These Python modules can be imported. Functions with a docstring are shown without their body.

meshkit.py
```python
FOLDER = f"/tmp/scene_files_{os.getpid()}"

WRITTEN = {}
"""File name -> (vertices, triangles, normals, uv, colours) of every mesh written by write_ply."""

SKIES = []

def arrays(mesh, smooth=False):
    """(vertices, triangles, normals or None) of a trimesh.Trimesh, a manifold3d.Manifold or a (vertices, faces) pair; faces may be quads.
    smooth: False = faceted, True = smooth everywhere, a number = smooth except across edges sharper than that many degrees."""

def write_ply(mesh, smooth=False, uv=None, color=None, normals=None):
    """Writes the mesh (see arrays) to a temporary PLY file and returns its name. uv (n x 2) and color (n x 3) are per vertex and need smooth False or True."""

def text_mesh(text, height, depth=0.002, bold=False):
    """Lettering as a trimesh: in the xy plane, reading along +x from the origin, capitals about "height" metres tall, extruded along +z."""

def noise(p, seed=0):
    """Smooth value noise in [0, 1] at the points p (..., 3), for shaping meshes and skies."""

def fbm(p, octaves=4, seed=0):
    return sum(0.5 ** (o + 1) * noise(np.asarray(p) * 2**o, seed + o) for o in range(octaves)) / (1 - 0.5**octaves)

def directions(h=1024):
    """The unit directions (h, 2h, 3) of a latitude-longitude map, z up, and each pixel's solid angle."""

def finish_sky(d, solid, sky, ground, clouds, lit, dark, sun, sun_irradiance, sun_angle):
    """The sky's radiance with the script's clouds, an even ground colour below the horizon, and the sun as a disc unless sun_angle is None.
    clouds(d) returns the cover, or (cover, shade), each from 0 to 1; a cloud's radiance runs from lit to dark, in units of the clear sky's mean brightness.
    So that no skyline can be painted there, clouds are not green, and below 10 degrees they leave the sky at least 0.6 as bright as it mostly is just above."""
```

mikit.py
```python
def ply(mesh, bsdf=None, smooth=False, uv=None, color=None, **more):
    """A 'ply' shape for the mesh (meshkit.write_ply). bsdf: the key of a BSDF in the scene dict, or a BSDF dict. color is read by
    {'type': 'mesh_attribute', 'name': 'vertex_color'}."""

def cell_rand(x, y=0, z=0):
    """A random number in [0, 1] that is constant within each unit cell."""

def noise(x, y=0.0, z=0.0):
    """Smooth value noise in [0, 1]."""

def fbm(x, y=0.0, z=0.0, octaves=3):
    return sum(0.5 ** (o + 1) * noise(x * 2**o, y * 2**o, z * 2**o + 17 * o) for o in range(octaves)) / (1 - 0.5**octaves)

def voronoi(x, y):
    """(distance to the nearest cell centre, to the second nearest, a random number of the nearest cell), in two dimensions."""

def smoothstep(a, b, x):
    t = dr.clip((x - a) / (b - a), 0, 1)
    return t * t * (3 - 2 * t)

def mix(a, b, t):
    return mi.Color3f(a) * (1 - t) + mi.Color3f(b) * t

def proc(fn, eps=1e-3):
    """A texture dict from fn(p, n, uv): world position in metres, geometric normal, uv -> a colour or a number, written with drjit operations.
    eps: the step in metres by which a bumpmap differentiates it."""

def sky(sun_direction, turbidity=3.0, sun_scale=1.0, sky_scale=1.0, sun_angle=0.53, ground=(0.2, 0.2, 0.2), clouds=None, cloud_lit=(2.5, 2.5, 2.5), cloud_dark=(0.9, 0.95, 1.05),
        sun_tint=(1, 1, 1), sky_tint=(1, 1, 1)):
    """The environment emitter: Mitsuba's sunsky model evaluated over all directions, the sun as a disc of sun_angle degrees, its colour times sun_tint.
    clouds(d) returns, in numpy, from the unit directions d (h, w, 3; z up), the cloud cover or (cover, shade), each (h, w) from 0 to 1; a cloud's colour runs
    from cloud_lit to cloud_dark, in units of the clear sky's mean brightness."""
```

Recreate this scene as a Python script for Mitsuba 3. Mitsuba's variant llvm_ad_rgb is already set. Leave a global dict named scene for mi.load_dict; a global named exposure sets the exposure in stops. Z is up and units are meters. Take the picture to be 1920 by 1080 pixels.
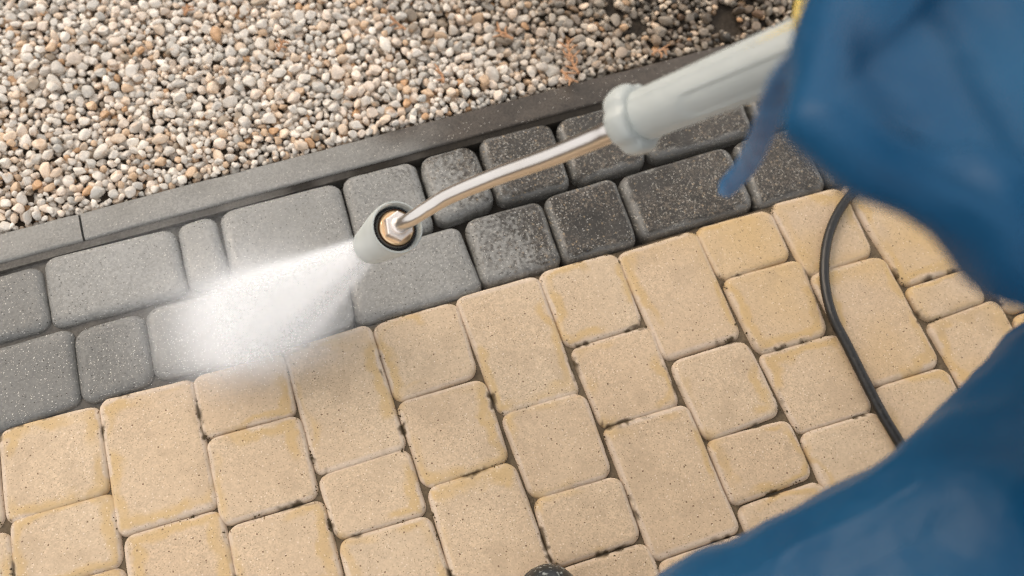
import math, random
import numpy as np, trimesh, manifold3d as m3
import drjit as dr, mitsuba as mi
import mikit, meshkit
from mikit import noise, fbm, voronoi, smoothstep, mix, cell_rand, proc, ply

T = mi.ScalarTransform4f
RNG = np.random.default_rng(7)
scene, labels = {}, {}

# ------------------------------------------------------------------ camera, light, exposure
EYE = np.array([0.6207, -0.5406, 1.1739])
FWD = np.array([0.1848, 0.4040, -0.8959])
UP = np.array([0.2820, 0.8515, 0.4421])
scene['camera'] = {'type': 'thinlens', 'fov': 55.892, 'fov_axis': 'x', 'aperture_radius': 0.0066,
                   'focus_distance': 1.19, 'near_clip': 0.02, 'far_clip': 500.0,
                   'to_world': T().look_at(origin=EYE.tolist(), target=(EYE + FWD).tolist(), up=UP.tolist())}
scene['sky_light'] = mikit.sky([-0.38, 0.66, 0.62], turbidity=3, sun_scale=0.22, sun_angle=40,
                               clouds=lambda d: 1.0, sun_tint=(0.96, 0.97, 1.04), cloud_lit=(2.0, 1.99, 2.0))
exposure = 2.76

# ------------------------------------------------------------------ helpers
def numbered(name):
    if name not in scene and name not in labels:
        return name
    k = 1
    while f'{name}_{k:03d}' in scene or f'{name}_{k:03d}' in labels:
        k += 1
    return f'{name}_{k:03d}'

def thing(name, label=None, cat=None, group=None, kind=None):
    key = numbered(name)
    labels[key] = {k: v for k, v in (('label', label), ('category', cat), ('group', group), ('kind', kind)) if v}
    return key

def part(parent, name, mesh, bsdf, smooth=35, label=None, kind=None, uv=None, color=None):
    key = numbered(f'{parent}__{name}') if parent else name
    scene[key] = ply(mesh, bsdf, smooth=smooth, uv=uv, color=color)
    if label or kind:
        labels[key] = {k: v for k, v in (('label', label), ('kind', kind)) if v}
    return key

def V(*a): return np.array(a, float)
def unit(v): return np.asarray(v, float) / np.linalg.norm(v)

def spline(points, n):
    """Catmull-Rom through the points."""
    p = np.asarray(points, float)
    p = np.vstack([2 * p[0] - p[1], p, 2 * p[-1] - p[-2]])
    seg = len(p) - 3
    t = np.linspace(0, seg - 1e-9, n)
    i = t.astype(int); u = (t - i)[:, None]
    a, b, c, d = p[i], p[i + 1], p[i + 2], p[i + 3]
    return 0.5 * (2 * b + (c - a) * u + (2 * a - 5 * b + 4 * c - d) * u**2 + (3 * b - a - 3 * c + d) * u**3)

def frames(p):
    t = np.gradient(p, axis=0); t /= np.linalg.norm(t, axis=1, keepdims=True)
    a = np.zeros_like(p); ref = V(0, 0, 1) if abs(t[0, 2]) < 0.9 else V(1, 0, 0)
    cur = unit(np.cross(t[0], ref))
    for i in range(len(p)):
        cur = unit(cur - t[i] * (cur @ t[i])); a[i] = cur
    return t, a, np.cross(t, a)

def grid_tube(rings, closed_ends=True):
    """rings: (n, m, 3) loops, joined to one closed surface."""
    n, m = rings.shape[:2]
    v = rings.reshape(-1, 3)
    i, j = np.meshgrid(np.arange(n - 1), np.arange(m), indexing='ij')
    a, b = i * m + j, i * m + (j + 1) % m
    f = np.concatenate([np.stack([a, b, b + m], -1).reshape(-1, 3), np.stack([a, b + m, a + m], -1).reshape(-1, 3)])
    if closed_ends:
        c0, c1 = len(v), len(v) + 1
        v = np.vstack([v, rings[0].mean(0), rings[-1].mean(0)])
        k = np.arange(m); k2 = (k + 1) % m
        f = np.vstack([f, np.stack([k2, k, k * 0 + c0], 1), np.stack([k + (n - 1) * m, k2 + (n - 1) * m, k * 0 + c1], 1)])
    return trimesh.Trimesh(v, f, process=False)

def fix(m):
    if m.volume < 0: m.invert()
    return m

def tube(points, radii, sides=20):
    p = np.asarray(points, float); t, a, b = frames(p)
    r = np.broadcast_to(radii, (len(p),))[:, None, None]
    ang = np.arange(sides) * 2 * np.pi / sides
    return fix(grid_tube(p[:, None] + r * (np.cos(ang)[None, :, None] * a[:, None] + np.sin(ang)[None, :, None] * b[:, None])))

def basis(axis, ref):
    w = unit(axis); u = unit(np.asarray(ref, float) - w * (np.asarray(ref) @ w)); return u, np.cross(w, u), w

def lathe(profile, origin, axis, ref=(0.2, 0.1, 1.0), sides=48, warp=None):
    """profile: (s along the axis, radius) pairs; warp(s, angle) -> change of radius."""
    u, v, w = basis(axis, ref)
    ang = np.arange(sides) * 2 * np.pi / sides
    rings = []
    for s, r in profile:
        rr = np.full(sides, r, float) + (warp(s, ang) if warp is not None else 0)
        rings.append(np.asarray(origin) + s * w + rr[:, None] * (np.cos(ang)[:, None] * u + np.sin(ang)[:, None] * v))
    return fix(grid_tube(np.array(rings)))

def ball(c, r, seg=20):
    return m3.Manifold.sphere(float(r), seg).translate([float(x) for x in c])

def hull(*spheres):
    return m3.Manifold.batch_hull([ball(c, r) for c, r in spheres])

def chain(pts):
    return [hull(a, b) for a, b in zip(pts[:-1], pts[1:])]

def union(parts):
    out = parts[0]
    for p in parts[1:]: out = out + p
    return out

def to_tri(man, edge=None, smooth=10):
    if edge: man = man.refine_to_length(edge)
    d = man.to_mesh()
    m = trimesh.Trimesh(np.array(d.vert_properties[:, :3], float), np.array(d.tri_verts), process=True)
    if smooth: trimesh.smoothing.filter_taubin(m, lamb=0.5, nu=0.52, iterations=smooth)
    return m

def ridged(m, amp, freq, seed=0, stretch=(1, 1, 1)):
    n = np.array(m.vertex_normals)
    q = np.array(m.vertices) * freq * np.asarray(stretch, float)
    h = 1 - np.abs(2 * meshkit.fbm(q, 3, seed) - 1) * 2
    m.vertices = m.vertices + n * (amp * h)[:, None]
    return m

def folds(m, amp, across, f_across, f_along, seed, still=None):
    """Long soft folds: they change quickly along the direction `across` and slowly along the other two."""
    w = unit(across); u = unit(np.cross(w, V(0, 0, 1))); v = np.cross(w, u)
    q = np.array(m.vertices); c = np.stack([q @ w * f_across, q @ u * f_along, q @ v * f_along], -1)
    keep = 1.0 if still is None else np.clip((np.linalg.norm(q - still, axis=1) - 0.012) / 0.035, 0, 1)
    m.vertices = q + np.array(m.vertex_normals) * (keep * amp * 2 * (meshkit.fbm(c, 2, seed) - 0.5))[:, None]
    return m

# ------------------------------------------------------------------ measured layout, metres on the ground (x along the border, y across it)
YELLOW = {
    'A0': [(0.0781, 0.0123), (0.188, 0.002), (0.1855, -0.1169), (0.0864, -0.1154)],
    'A1': [(0.1927, 0.0047), (0.314, -0.0004), (0.3089, -0.1167), (0.1881, -0.1158)],
    'A2': [(0.1922, -0.1119), (0.3131, -0.1181), (0.3088, -0.2073), (0.1874, -0.2013)],
    'A3': [(0.1872, -0.2031), (0.3091, -0.2093), (0.3064, -0.289), (0.1856, -0.2826)],
    'B1': [(0.3146, 0.0032), (0.4317, -0.0038), (0.4273, -0.1765), (0.3101, -0.1738)],
    'B2': [(0.3148, -0.1754), (0.4292, -0.1792), (0.4294, -0.281), (0.3108, -0.2771)],
    'C1': [(0.4307, -0.0019), (0.549, -0.005), (0.5438, -0.0915), (0.4284, -0.0862)],
    'C2': [(0.4311, -0.0893), (0.5487, -0.0939), (0.5445, -0.203), (0.4262, -0.1998)],
    'C3': [(0.4317, -0.2037), (0.548, -0.2076), (0.5474, -0.3105), (0.4285, -0.3071)],
    'D1': [(0.5484, -0.0017), (0.6653, -0.0014), (0.6629, -0.1797), (0.5494, -0.1789)],
    'D2': [(0.5488, -0.1787), (0.6652, -0.179), (0.6625, -0.2655), (0.5522, -0.2612)],
    'D3': [(0.5529, -0.2635), (0.6646, -0.2676), (0.6673, -0.3714), (0.5514, -0.3654)],
    'E1': [(0.6679, -0.0023), (0.7859, -0.0043), (0.7795, -0.1154), (0.6675, -0.1175)],
    'E2': [(0.6679, -0.1185), (0.7846, -0.1218), (0.7796, -0.2354), (0.669, -0.2359)],
    'E3': [(0.6719, -0.2355), (0.7838, -0.2375), (0.7849, -0.3929), (0.6674, -0.3872)],
    'F1': [(0.7849, -0.0006), (0.9039, -0.0025), (0.8957, -0.1824), (0.7882, -0.1765)],
    'F2': [(0.7889, -0.1745), (0.9016, -0.1805), (0.896, -0.2952), (0.7901, -0.2921)],
    'F3': [(0.7912, -0.2911), (0.9035, -0.2978), (0.8993, -0.3796), (0.7843, -0.3765)],
    'F4': [(0.7906, -0.3813), (0.9035, -0.3845), (0.9048, -0.4604), (0.7835, -0.4558)],
    'G1': [(0.9033, 0.0002), (1.0211, -0.0026), (1.0133, -0.1182), (0.9036, -0.1174)],
    'G2': [(0.9057, -0.1181), (1.0232, -0.1207), (1.0131, -0.2389), (0.9061, -0.2344)],
    'G3': [(0.9065, -0.2353), (1.0224, -0.2383), (1.0183, -0.4105), (0.9035, -0.4092)],
    'G4': [(0.9052, -0.4117), (1.0206, -0.4147), (1.0198, -0.481), (0.9052, -0.4795)],
    'H1': [(1.0185, -0.0071), (1.1408, -0.0059), (1.1329, -0.1746), (1.0199, -0.1748)],
    'H2': [(1.0244, -0.1787), (1.1364, -0.1807), (1.1354, -0.2895), (1.025, -0.2941)],
    'H3': [(1.0256, -0.2928), (1.1401, -0.3002), (1.1358, -0.3771), (1.0215, -0.3792)],
    'H4': [(1.0248, -0.3831), (1.1416, -0.3863), (1.1408, -0.4664), (1.0263, -0.4649)],
    'I1': [(1.1387, -0.0034), (1.2584, -0.0074), (1.2513, -0.0891), (1.1421, -0.0908)],
    'I2': [(1.1424, -0.09), (1.2646, -0.0943), (1.2465, -0.2101), (1.1426, -0.2071)],
    'I3': [(1.1419, -0.2069), (1.2594, -0.2119), (1.2513, -0.3271), (1.1441, -0.3227)],
    'I4': [(1.1434, -0.3239), (1.2567, -0.3289), (1.2534, -0.4282), (1.1407, -0.425)],
    'J1': [(1.259, -0.001), (1.3768, -0.0061), (1.3671, -0.1209), (1.2604, -0.1238)],
    'J2': [(1.2615, -0.1215), (1.3765, -0.1258), (1.3704, -0.298), (1.2643, -0.2981)],
    'J3': [(1.2649, -0.2984), (1.3754, -0.3021), (1.3695, -0.4052), (1.2605, -0.4052)],
    'K1': [(1.3766, -0.0031), (1.4972, -0.0031), (1.4829, -0.1814), (1.3823, -0.1789)],
    'K2': [(1.3805, -0.1835), (1.488, -0.1831), (1.4825, -0.2355), (1.3828, -0.2364)],
    'K3': [(1.3829, -0.2389), (1.4979, -0.2372), (1.4888, -0.3483), (1.3809, -0.35)],
}
GREY = {
    'a1': [(0.1826, 0.1177), (0.2959, 0.1177), (0.2918, 0.0086), (0.1768, 0.0036)],
    'b1': [(0.2995, 0.1101), (0.3886, 0.1103), (0.3845, 0.0075), (0.2941, 0.0064)],
    'c1': [(0.391, 0.112), (0.5208, 0.1062), (0.5136, 0.0053), (0.3861, 0.0093)],
    'd1': [(0.5228, 0.1056), (0.6567, 0.1067), (0.6477, 0.0061), (0.5158, 0.0061)],
    'e1': [(0.6613, 0.1069), (0.8238, 0.1069), (0.8257, 0.0011), (0.6495, 0.0047)],
    'f1': [(0.8336, 0.1127), (0.95, 0.1117), (0.9444, 0.005), (0.8265, 0.0059)],
    'g1': [(0.9536, 0.1124), (1.0649, 0.1142), (1.0576, 0.0014), (0.9465, 0.0043)],
    'h1': [(1.0672, 0.1116), (1.2485, 0.1139), (1.2419, 0.0026), (1.0636, 0.004)],
    'i1': [(1.2566, 0.1143), (1.3673, 0.1122), (1.3571, -0.0016), (1.2437, -0.0007)],
    'j1': [(1.3744, 0.112), (1.5044, 0.1101), (1.4972, -0.0031), (1.3636, -0.0009)],
    'a2': [(0.1599, 0.2215), (0.2708, 0.2235), (0.2713, 0.1259), (0.1641, 0.1278)],
    'b2': [(0.2772, 0.2299), (0.4487, 0.2242), (0.4485, 0.1193), (0.2746, 0.1248)],
    'c2': [(0.455, 0.2266), (0.5052, 0.2272), (0.5059, 0.1204), (0.453, 0.1203)],
    'd2': [(0.5146, 0.2296), (0.6833, 0.2283), (0.6784, 0.1144), (0.5109, 0.1205)],
    'e2': [(0.6902, 0.2308), (0.7968, 0.2298), (0.7915, 0.1156), (0.683, 0.1147)],
    'f2': [(0.804, 0.2323), (0.888, 0.2327), (0.8882, 0.1262), (0.7975, 0.1173)],
    'g2': [(0.8962, 0.235), (1.0104, 0.2335), (1.0003, 0.1189), (0.8923, 0.124)],
    'h2': [(1.0175, 0.2343), (1.1256, 0.2349), (1.1241, 0.1223), (1.0078, 0.1213)],
    'i2': [(1.1299, 0.2346), (1.3123, 0.2374), (1.2989, 0.1229), (1.1297, 0.1234)],
    'j2': [(1.3196, 0.2373), (1.4456, 0.2372), (1.4317, 0.1217), (1.3071, 0.1233)],
}
KERB_TOP = [(0.2289, 0.2909), (0.3345, 0.2848), (0.4746, 0.2894), (0.7045, 0.2838), (0.8175, 0.2842), (0.968, 0.2851), (1.0557, 0.2896), (1.1265, 0.2907), (1.2506, 0.2864), (1.3312, 0.2911)]
KERB_BOTTOM = [(0.2227, 0.2368), (0.3304, 0.234), (0.4555, 0.2291), (0.6921, 0.2378), (0.8069, 0.2363), (0.8974, 0.2386), (1.0199, 0.2407)]
KERB_JOINTS = [[(0.3331, 0.2852), (0.3329, 0.2366)], [(1.3306, 0.2957), (1.3321, 0.2674)]]
HOSE = [(1.4806, -0.0063), (1.4347, -0.008), (1.3992, -0.0158), (1.3528, -0.0414), (1.315, -0.0751), (1.2876, -0.1125), (1.2694, -0.15), (1.2583, -0.1929), (1.257, -0.2376), (1.2553, -0.2849), (1.2543, -0.3326), (1.2562, -0.3709), (1.2578, -0.3994), (1.2559, -0.449)]

# ------------------------------------------------------------------ materials
def lin(r, g, b):
    f = lambda c: c / 12.92 if c <= 0.04045 else ((c + 0.055) / 1.055) ** 2.4
    return [f(r / 255), f(g / 255), f(b / 255)]

def edge_distance(uv):
    fu, fv = uv.x, uv.y - dr.floor(uv.y)
    return dr.minimum(dr.minimum(fu, 1 - fu) * 0.117, dr.minimum(fv, 1 - fv) * 0.125)

def speck(p, size, seed, share, rad):
    """1 inside scattered grains of about size metres."""
    d, _, k = voronoi(p.x / size + seed, p.y / size + p.z / size - seed)
    return dr.select(k < share, smoothstep(rad, rad * 0.55, d), 0.0)

def dirty_side(p):
    """1 where the washing has not reached yet."""
    q = p.x + 0.35 * (p.y - 0.1) + 0.16 * (fbm(p.x * 9, p.y * 9, 3.0, 3) - 0.5) + 0.16 * (fbm(p.x * 260, p.y * 260, 1.0, 2) - 0.5)
    return smoothstep(0.81, 0.95, q)

def yellow_color(p, n, uv):
    ident = dr.floor(uv.y)
    e = edge_distance(uv)
    tone = cell_rand(ident, 3, 1)
    low = fbm(p.x * 14, p.y * 14, 0.0, 3)
    c = mix((0.465, 0.350, 0.235), (0.525, 0.410, 0.285), low)
    c = mix(c, (0.485, 0.350, 0.225), 0.4 * tone)
    grain = noise(p.x * 650, p.y * 650, p.z * 650)
    c = c * (0.84 + 0.32 * grain)
    c = c * (1 - 0.10 * noise(p.x * 260, p.y * 260, 5.0))
    # golden lime and algae film left along the arrises
    w = e + 0.030 * (fbm(p.x * 34, p.y * 34, 2.0, 4) - 0.5)
    patch = smoothstep(0.47, 0.64, fbm(p.x * 17 + 3.1, p.y * 17, 7.0, 2))
    unwashed = smoothstep(0.95, 1.25, p.x + 0.9 * p.y + 0.2 * (fbm(p.x * 6, p.y * 6, 1.0, 2) - 0.5))
    film = smoothstep(0.021, 0.011, w) * smoothstep(0.001, 0.007, w) * dr.clip(patch + 0.40 * unwashed, 0, 1)
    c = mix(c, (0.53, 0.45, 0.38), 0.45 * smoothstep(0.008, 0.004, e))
    c = mix(c, (0.45, 0.300, 0.115), 0.58 * film)
    c = mix(c, (0.48, 0.320, 0.130), 0.72 * unwashed * smoothstep(0.25, 0.75, fbm(p.x * 11, p.y * 11, 4.0, 3)))
    # dull sandy wear on the faces
    c = mix(c, (0.31, 0.23, 0.15), 0.25 * smoothstep(0.55, 0.78, fbm(p.x * 33, p.y * 33, 9.0, 4)))
    # grains
    c = mix(c, (0.20, 0.13, 0.07), 0.75 * speck(p, 0.0028, 1.7, 0.15, 0.27))
    c = mix(c, (0.13, 0.075, 0.035), 0.8 * speck(p, 0.013, 8.3, 0.16, 0.11))
    c = mix(c, (0.72, 0.62, 0.50), 0.5 * speck(p, 0.0042, 5.1, 0.10, 0.24))
    # rotten bits of moss caught along the joints
    moss = smoothstep(0.0065, 0.001, e + 0.006 * (noise(p.x * 210, p.y * 210, 0.0) - 0.5)) * smoothstep(0.60, 0.69, fbm(p.x * 26, p.y * 26, 12.0, 3))
    c = mix(c, (0.06, 0.038, 0.015), 0.9 * moss)
    return c

def grey_color(p, n, uv):
    e = edge_distance(uv)
    d = dirty_side(p)
    grain = noise(p.x * 620, p.y * 620, p.z * 620)
    low = fbm(p.x * 16, p.y * 16, 1.0, 3)
    clean = mix((0.180, 0.178, 0.168), (0.235, 0.232, 0.220), low)
    clean = clean * (0.66 + 0.68 * fbm(p.x * 420, p.y * 420, p.z * 420, 2))
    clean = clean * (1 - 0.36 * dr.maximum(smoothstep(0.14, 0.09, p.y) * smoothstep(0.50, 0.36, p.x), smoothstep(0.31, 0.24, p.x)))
    foul = mix((0.012, 0.010, 0.0075), (0.042, 0.035, 0.027), fbm(p.x * 30, p.y * 30, 2.0, 4)) * (0.5 + grain)
    foul = mix(foul, (0.125, 0.10, 0.075), 0.8 * smoothstep(0.56, 0.72, fbm(p.x * 480, p.y * 480, 4.0, 2)) * smoothstep(0.3, 0.6, fbm(p.x * 22, p.y * 22, 6.0, 2)))
    foul = mix(foul, (0.15, 0.148, 0.14), 0.75 * smoothstep(0.011, 0.004, e + 0.010 * (fbm(p.x * 60, p.y * 60, 5.0, 2) - 0.5)))  # paler rims: wet sky sheen on the bevels put into the colour
    c = mix(clean, foul, d)
    c = mix(c, (0.52, 0.50, 0.46), 0.8 * speck(p, 0.0042, 2.2, 0.13, 0.22))
    patchy = smoothstep(0.36, 0.62, fbm(p.x * 26, p.y * 26, 14.0, 3))
    c = mix(c, (0.46, 0.43, 0.37), 0.8 * d * patchy * speck(p, 0.0036, 11.2, 0.20, 0.28))
    c = mix(c, (0.22, 0.18, 0.13), 0.7 * d * patchy * speck(p, 0.0026, 14.9, 0.28, 0.32))
    c = mix(c, (0.40, 0.37, 0.32), 0.7 * speck(p, 0.0022, 6.4, 0.16, 0.28))
    c = mix(c, (0.34, 0.25, 0.15), 0.6 * d * speck(p, 0.009, 4.4, 0.16, 0.18))
    c = mix(c, (0.03, 0.026, 0.022), 0.8 * speck(p, 0.005, 9.4, 0.12, 0.2))
    return c

def kerb_color(p, n, uv):
    d = smoothstep(0.74, 0.90, p.x + 0.5 * (p.y - 0.26) + 0.2 * (fbm(p.x * 9, p.y * 14, 6.0, 3) - 0.5))
    grain = noise(p.x * 560, p.y * 560, p.z * 560)
    clean = mix((0.17, 0.165, 0.152), (0.225, 0.22, 0.207), fbm(p.x * 18, p.y * 40, 3.0, 3)) * (0.8 + 0.4 * grain)
    foul = mix((0.028, 0.022, 0.017), (0.075, 0.060, 0.047), fbm(p.x * 24, p.y * 40, 8.0, 4)) * (0.6 + 0.8 * grain)
    c = mix(clean, foul, d)
    c = mix(c, (0.45, 0.42, 0.37), 0.7 * speck(p, 0.0050, 3.9, 0.12, 0.2))
    return c

def rough_bump(p, n, uv):
    return 0.00022 * fbm(p.x * 700, p.y * 700, p.z * 700, 2) + 0.0006 * fbm(p.x * 150, p.y * 150, p.z * 150, 3) - 0.0007 * speck(p, 0.005, 9.4, 0.12, 0.2)

def concrete(fn, rough, spec=0.4, scale=1.0):
    return {'type': 'bumpmap', 'arbitrary': proc(rough_bump, eps=4e-4), 'scale': scale,
            'bsdf': {'type': 'principled', 'base_color': proc(fn), 'roughness': rough, 'specular': spec}}

scene['mat_yellow'] = concrete(yellow_color, 0.62, 0.35)
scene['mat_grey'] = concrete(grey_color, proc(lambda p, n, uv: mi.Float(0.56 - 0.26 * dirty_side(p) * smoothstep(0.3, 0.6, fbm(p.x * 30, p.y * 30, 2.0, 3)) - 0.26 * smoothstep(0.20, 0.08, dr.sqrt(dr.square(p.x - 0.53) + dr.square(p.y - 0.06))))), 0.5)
scene['mat_kerb'] = concrete(kerb_color, 0.55, 0.45, 0.8)

def soil_color(p, n, uv):
    c = mix((0.035, 0.026, 0.018), (0.115, 0.085, 0.058), fbm(p.x * 60, p.y * 60, 1.0, 4))
    c = mix(c, (0.22, 0.18, 0.13), 0.6 * speck(p, 0.004, 1.1, 0.16, 0.3))
    return c * (1 - 0.62 * smoothstep(0.98, 1.3, p.x + 0.55 * (p.y - 0.3)) * smoothstep(0.25, 0.3, p.y))
def soil_bump(p, n, uv): return 0.004 * fbm(p.x * 160, p.y * 160, 0.0, 3)
scene['mat_soil'] = {'type': 'bumpmap', 'arbitrary': proc(soil_bump, eps=8e-4), 'scale': 1.0,
                     'bsdf': {'type': 'principled', 'base_color': proc(soil_color), 'roughness': 0.75, 'specular': 0.3}}
def sand_color(p, n, uv):
    c = mix((0.075, 0.055, 0.033), (0.165, 0.125, 0.082), fbm(p.x * 70, p.y * 70, 1.0, 4))
    c = mix(c, mix((0.095, 0.090, 0.083), (0.008, 0.007, 0.006), smoothstep(0.40, 0.80, p.x + 0.4 * (noise(p.x * 30, p.y * 30) - 0.5))), 0.92 * smoothstep(-0.01, 0.004, p.y + 0.006 * (noise(p.x * 60, p.y * 60) - 0.5)))
    return c * (0.8 + 0.4 * noise(p.x * 500, p.y * 500))
scene['mat_sand'] = {'type': 'bumpmap', 'arbitrary': proc(soil_bump, eps=8e-4), 'scale': 0.5,
                     'bsdf': {'type': 'principled', 'base_color': proc(sand_color), 'roughness': 0.8, 'specular': 0.25}}
def stone_bump(p, n, uv): return 0.0011 * fbm(p.x * 260, p.y * 260, p.z * 260, 3)
scene['mat_pebble'] = {'type': 'principled', 'base_color': {'type': 'mesh_attribute', 'name': 'vertex_color'}, 'roughness': 0.42, 'specular': 0.5}
scene['mat_crumb'] = {'type': 'principled', 'base_color': {'type': 'rgb', 'value': [0.060, 0.042, 0.018]}, 'roughness': 0.8}
scene['mat_leaf'] = {'type': 'twosided', 'bsdf': {'type': 'principled', 'base_color': proc(lambda p, n, uv: mix((0.32, 0.155, 0.07), (0.48, 0.28, 0.16), noise(p.x * 200, p.y * 200, p.z * 200))), 'roughness': 0.7}}

def suit_bump(p, n, uv):
    return 0.010 * fbm(p.x * 14, p.y * 14, p.z * 10, 3) + 0.0010 * fbm(p.x * 90, p.y * 90, p.z * 70, 2)
def suit_color(p, n, uv):
    return mix((0.0022, 0.042, 0.110), (0.006, 0.072, 0.160), fbm(p.x * 12, p.y * 12, p.z * 9, 3))
scene['mat_suit'] = {'type': 'bumpmap', 'arbitrary': proc(suit_bump, eps=2e-3), 'scale': 1.0,
                     'bsdf': {'type': 'principled', 'base_color': proc(suit_color), 'roughness': 0.42, 'specular': 0.20}}
scene['mat_strap'] = {'type': 'twosided', 'bsdf': {'type': 'principled', 'base_color': proc(lambda p, n, uv: mix((0.004, 0.065, 0.18), (0.014, 0.13, 0.30), noise(p.x * 130, p.y * 130, p.z * 60))), 'roughness': 0.35, 'specular': 0.5}}
scene['mat_glove'] = {'type': 'principled', 'base_color': proc(lambda p, n, uv: mix((0.60, 0.45, 0.12), (0.02, 0.018, 0.015), smoothstep(0.56, 0.64, fbm(p.x * 160, p.y * 160, p.z * 160, 3)))), 'roughness': 0.7}
scene['mat_boot'] = {'type': 'principled', 'base_color': proc(lambda p, n, uv: mix((0.010, 0.012, 0.013), (0.30, 0.32, 0.30), 0.8 * smoothstep(0.60, 0.72, fbm(p.x * 330, p.y * 330, p.z * 330, 3)))), 'roughness': 0.35}
scene['mat_sole'] = {'type': 'principled', 'base_color': {'type': 'rgb', 'value': [0.02, 0.02, 0.02]}, 'roughness': 0.6}
scene['mat_skin'] = {'type': 'principled', 'base_color': {'type': 'rgb', 'value': [0.50, 0.30, 0.21]}, 'roughness': 0.5}
scene['mat_hair'] = {'type': 'principled', 'base_color': {'type': 'rgb', 'value': [0.05, 0.03, 0.018]}, 'roughness': 0.6}
def plastic_color(p, n, uv):
    return mix((0.37, 0.395, 0.380), (0.43, 0.455, 0.440), fbm(p.x * 30, p.y * 30, p.z * 30, 3))
scene['mat_plastic'] = {'type': 'bumpmap', 'arbitrary': proc(lambda p, n, uv: 0.0003 * fbm(p.x * 120, p.y * 120, p.z * 120, 3), eps=6e-4), 'scale': 1.0,
                        'bsdf': {'type': 'principled', 'base_color': proc(plastic_color), 'roughness': 0.38, 'specular': 0.5, 'clearcoat': 0.15, 'clearcoat_gloss': 0.7}}
scene['mat_recess'] = {'type': 'principled', 'base_color': {'type': 'rgb', 'value': [0.012, 0.013, 0.016]}, 'roughness': 0.18, 'specular': 0.7}
scene['mat_steel'] = {'type': 'principled', 'base_color': proc(lambda p, n, uv: mix((0.74, 0.70, 0.66), (0.64, 0.59, 0.54), fbm(p.x * 40, p.y * 40, p.z * 40, 3))), 'metallic': 1.0, 'roughness': 0.19}
scene['mat_brass'] = {'type': 'principled', 'base_color': {'type': 'rgb', 'value': [0.80, 0.58, 0.36]}, 'metallic': 1.0, 'roughness': 0.16}
scene['mat_nut'] = {'type': 'principled', 'base_color': {'type': 'rgb', 'value': [0.88, 0.80, 0.74]}, 'metallic': 0.85, 'roughness': 0.38}
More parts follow.
